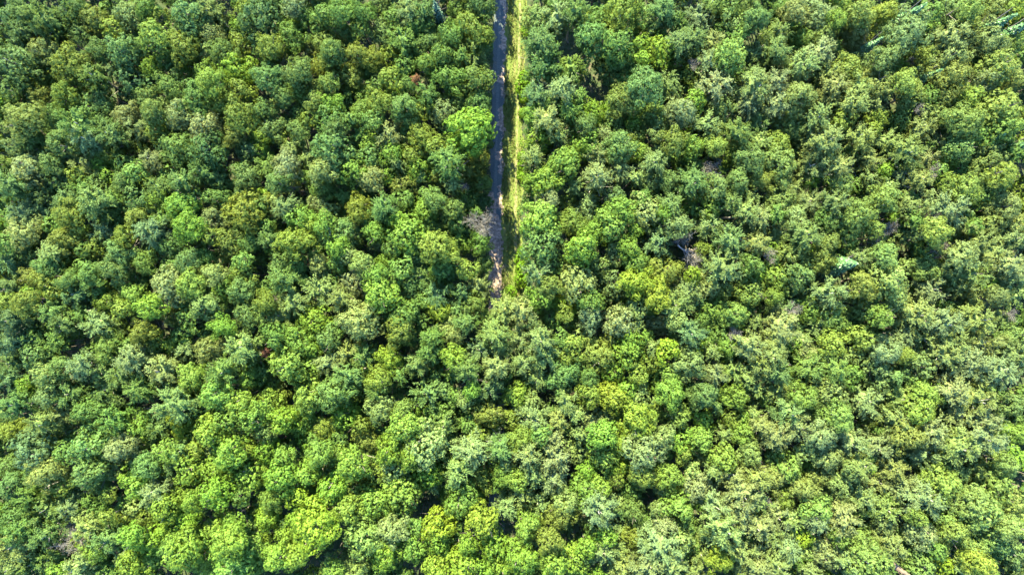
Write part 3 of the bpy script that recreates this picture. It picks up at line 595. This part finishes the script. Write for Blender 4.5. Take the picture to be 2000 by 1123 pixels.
# gravel track with two lighter wheel ruts
def track_mat():
    m, t, b = newmat('gravel'); L = t.links.new; nd = t.nodes.new
    tc = nd('ShaderNodeTexCoord')
    n = nd('ShaderNodeTexNoise'); n.inputs['Scale'].default_value = 5; n.inputs['Detail'].default_value = 10; n.inputs['Roughness'].default_value = .75
    n2 = nd('ShaderNodeTexNoise'); n2.inputs['Scale'].default_value = .35; n2.inputs['Detail'].default_value = 5
    L(tc.outputs['Object'], n.inputs['Vector']); L(tc.outputs['Object'], n2.inputs['Vector'])
    r = nd('ShaderNodeValToRGB'); r.color_ramp.elements[0].position = .3; r.color_ramp.elements[1].position = .75
    r.color_ramp.elements[0].color = (.028, .050, .056, 1); r.color_ramp.elements[1].color = (.095, .118, .115, 1)  # bluish because the shade over the track is mixed into the gravel colour
    L(n.outputs['Fac'], r.inputs[0])
    r2 = nd('ShaderNodeValToRGB'); r2.color_ramp.elements[0].position = .4; r2.color_ramp.elements[1].position = .62
    r2.color_ramp.elements[0].color = (.8, .8, .82, 1); r2.color_ramp.elements[1].color = (1.1, 1.0, .92, 1)
    L(n2.outputs['Fac'], r2.inputs[0])
    mx = nd('ShaderNodeMix'); mx.data_type = 'RGBA'; mx.blend_type = 'MULTIPLY'; mx.inputs[0].default_value = 1
    L(r.outputs[0], mx.inputs[6]); L(r2.outputs[0], mx.inputs[7]); L(mx.outputs[2], b.inputs['Base Color']); b.inputs['Roughness'].default_value = .9
    bp = nd('ShaderNodeBump'); bp.inputs['Strength'].default_value = .5; bp.inputs['Distance'].default_value = .05
    L(n.outputs['Fac'], bp.inputs['Height']); L(bp.outputs[0], b.inputs['Normal'])
    return m
M_track = track_mat()
M_rut = noise_mat('compacted_gravel', [(.3, (.05, .07, .072)), (.7, (.115, .132, .13))], 4)
M_verge = noise_mat('verge_soil', [(.34, (.05, .08, .018)), (.50, (.085, .115, .022)), (.66, (.14, .125, .05)), (.8, (.22, .17, .11))], .8, stretch=(1.6, .45, 1))
tag(strip('forest_track', -1.75, 1.15, .004, -66, 90, M_track, .18, 1), 'straight gravel track running up between the trees', 'track', kind='structure')
tag(strip('grass_verge', .5, 3.9, .021, -6, 90, M_verge, .42, 2), 'yellow green grassy strip along the right of the track', 'verge', kind='structure')
M_litter = noise_mat('track_litter', [(.34, (.07, .055, .045)), (.48, (.19, .145, .115)), (.66, (.38, .29, .23))], 2.2, bump=.5)
tag(strip('track_edge', -.15, 1.0, .013, -4, 90, M_litter, .9, 6), 'brown leaf litter and soil along the right edge of the track', 'track edge', kind='structure')
tag(strip('track_end', -1.9, .75, .017, -8, 17, M_litter, .4, 7, taper=7), 'brown littered soil of the lower end of the track', 'track end', kind='structure')
tag(strip('wheel_rut', -.95, -.5, .012, -2, 90, M_rut, .06, 3, 3), 'paler left wheel rut pressed into the gravel', 'wheel rut', kind='structure')
tag(strip('wheel_rut', .25, .62, .012, -2, 90, M_rut, .06, 4, 3), 'paler right wheel rut pressed into the gravel', 'wheel rut', kind='structure')
M_path = noise_mat('dry_soil', [(.4, (.08, .10, .025)), (.62, (.18, .15, .08))], 1.5)
tag(strip('path', 2.7, 3.05, .025, 3, 60, M_path, .16, 5, 3), 'narrow bare dirt path through the grass verge', 'path', kind='structure')

# grass blades on the verge: uncountable
parts, tints = [], []
n = 22000; yy = rng.uniform(-5, 66, n); u = rng.random(n)
off = .35 + 3.5*u
nz = np.sin(yy*1.1)*.5 + np.sin(yy*.37 + off*2)*.6 + np.sin(off*4 + yy*.2)*.4
keep = (rng.random(n) < .45 + .35*nz) & ~((off > 2.5) & (off < 3.15) & (rng.random(n) < .8))
yy, off, nz = yy[keep], off[keep], nz[keep]; n = len(yy)
P = np.stack([np.array([track_x(v) for v in yy]) + off, yy, rng.uniform(.05, .3, n)], 1)
Nn = rng.normal(0, .5, (n, 3)) + np.array([0, 0, .9])
V, F = leaves(rng, P, Nn, rng.uniform(.07, .2, n), aspect=.35)
cg = np.where(rng.random((n, 1)) < .55, np.array([[.085, .125, .018]]), np.array([[.13, .13, .04]])) * rng.uniform(.7, 1.15, (n, 1))
tag(link('grass', mesh_np('grass', V, F, M_leaf_s, tint=np.repeat(cg, 4, 0))), 'sunlit yellow green grass growing along the verge', 'grass', kind='stuff')

# lime bushes along the far side of the verge, countable
bm_ = [mesh_np('foliage', *crown_lobed(300+i, 9, .8, .5, .5, 22, 6, .12, .12, .08, 60), M_leaf) for i in range(3)]
bushes = [(1019, 152, 1.0), (1021, 172, 1.25), (1017, 190, .9), (1012, 305, .9), (1014, 322, .8), (1012, 345, .8), (1011, 492, .8), (1013, 508, 1.0), (1012, 525, 1.1), (1008, 545, 1.2), (994, 572, 1.1), (1014, 60, .8), (1016, 220, .8)]
for i, (x_, y_, s) in enumerate(bushes):
    X, Y = W(x_, y_, 1.0); X = max(X, track_x(Y) + 3.9) if y_ < 560 else X
    e = bpy.data.objects.new('bush', None); C.objects.link(e); e.location = (X, Y, 0)
    tag(e, f'small lime green bush on the right verge, {["topmost", "second", "third", "fourth", "fifth", "sixth", "seventh", "eighth", "ninth", "tenth", "eleventh", "twelfth", "lowest"][sorted(b[1] for b in bushes).index(y_)]} down the track', 'bush', 'lime green bushes along the verge')
    co = link('foliage', bm_[i % 3], e, (0, 0, .7*s), (s, s, s), (0, 0, i)); co.color = (.12, .23, .015, 1)
    link('stem', TR[i % 3], e, (0, 0, 0), (2.0, 2.0, .9*s))

# dead twigs and brash lying on the lit part of the track
bt = bare_branches(400, 1.0, 5); me_b = bt
for i, (x_, y_, s, a, lab) in enumerate([(975, 470, 1.0, .4, 'grey brushwood lying on the left of the track below the bare tree'), (981, 520, 1.3, 1.2, 'larger heap of brushwood lying across the lower end of the track'),
                                (983, 190, .8, 2.0, 'small dead branch lying on the track near the top')]):
    X, Y = W(x_, y_)
    o = link('dead_branch', me_b, None, (X, Y, .25*s), (.9*s, 1.0*s, .25*s), (0, 0, a)); tag(o, lab, 'dead branch', 'dead branches lying on the track')

# ------------------------------------------------------------- the fallen grey tree and the pale trunk
def lying(name, x0, y0, x1, y1, z0, z1, r0, lab, mat, nb, seed):
    A0 = np.array([*W(x0, y0, z0), z0]); B0 = np.array([*W(x1, y1, z1), z1]); r = np.random.default_rng(seed)
    s = np.linspace(0, 1, 9)[:, None]; pts = A0 + (B0 - A0)*s + r.normal(0, .06, (9, 3))
    e = bpy.data.objects.new(name, None); C.objects.link(e); e.location = tuple(A0); tag(e, lab, 'fallen tree')
    V, F = tube(pts - A0, np.linspace(r0, r0*.35, 9), 9)
    cap = len(V); V = np.concatenate([V, [(pts[0]-A0), (pts[-1]-A0)]])
    F = np.concatenate([F, [[cap, (j+1) % 9, j, j] for j in range(9)], [[cap+1, 72+j, 72+(j+1) % 9, 72+(j+1) % 9] for j in range(9)]])
    bmV, tri = V, F
    me = bpy.data.meshes.new('trunk'); me.from_pydata([tuple(v) for v in bmV], [], [tuple(dict.fromkeys(int(q) for q in f)) for f in tri]); me.materials.append(mat)
    link('trunk', me, e)
    if nb:
        br = []
        dr = unit((B0 - A0)[None])[0]
        for k in range(nb):
            t = r.uniform(.1, .95); p = A0 + (B0 - A0)*t - A0; a = r.normal(0, 1, 3); a[2] = abs(a[2])*.6
            d = unit((a + dr*1.2)[None])[0]; l = r.uniform(1.0, 3.0)
            q = [p, p + d*l*.4 + r.normal(0, .08, 3), p + d*l*.75 + r.normal(0, .12, 3), p + d*l + r.normal(0, .15, 3)]
            br.append(tube(q, [.05, .035, .02, .008], 4))
            for m_ in range(3):
                d2 = unit((d + r.normal(0, .6, 3))[None])[0]; p2 = q[1 + m_ % 2]
                br.append(tube([p2, p2 + d2*l*.25, p2 + d2*l*.5], [.02, .013, .005], 3))
        V, F = join(br); link('branches', mesh_np('branches', V, F, mat), e)
    return e
M_pale = noise_mat('bleached_wood', [(.3, (.22, .18, .16)), (.7, (.46, .41, .36))], 4)
lying('fallen_tree', 1324, 480, 1368, 513, 10.5, 8.0, .13, 'bleached grey fallen tree leaning through the canopy right of the track', M_pale, 34, 1)
lying('fallen_log', 1740, 1101, 1786, 1130, 11.5, 13.0, .55, 'thick pale tan fallen trunk cut by the bottom edge of the photo', M_ochre, 5, 2)
print('OBJECTS', len(bpy.data.objects))
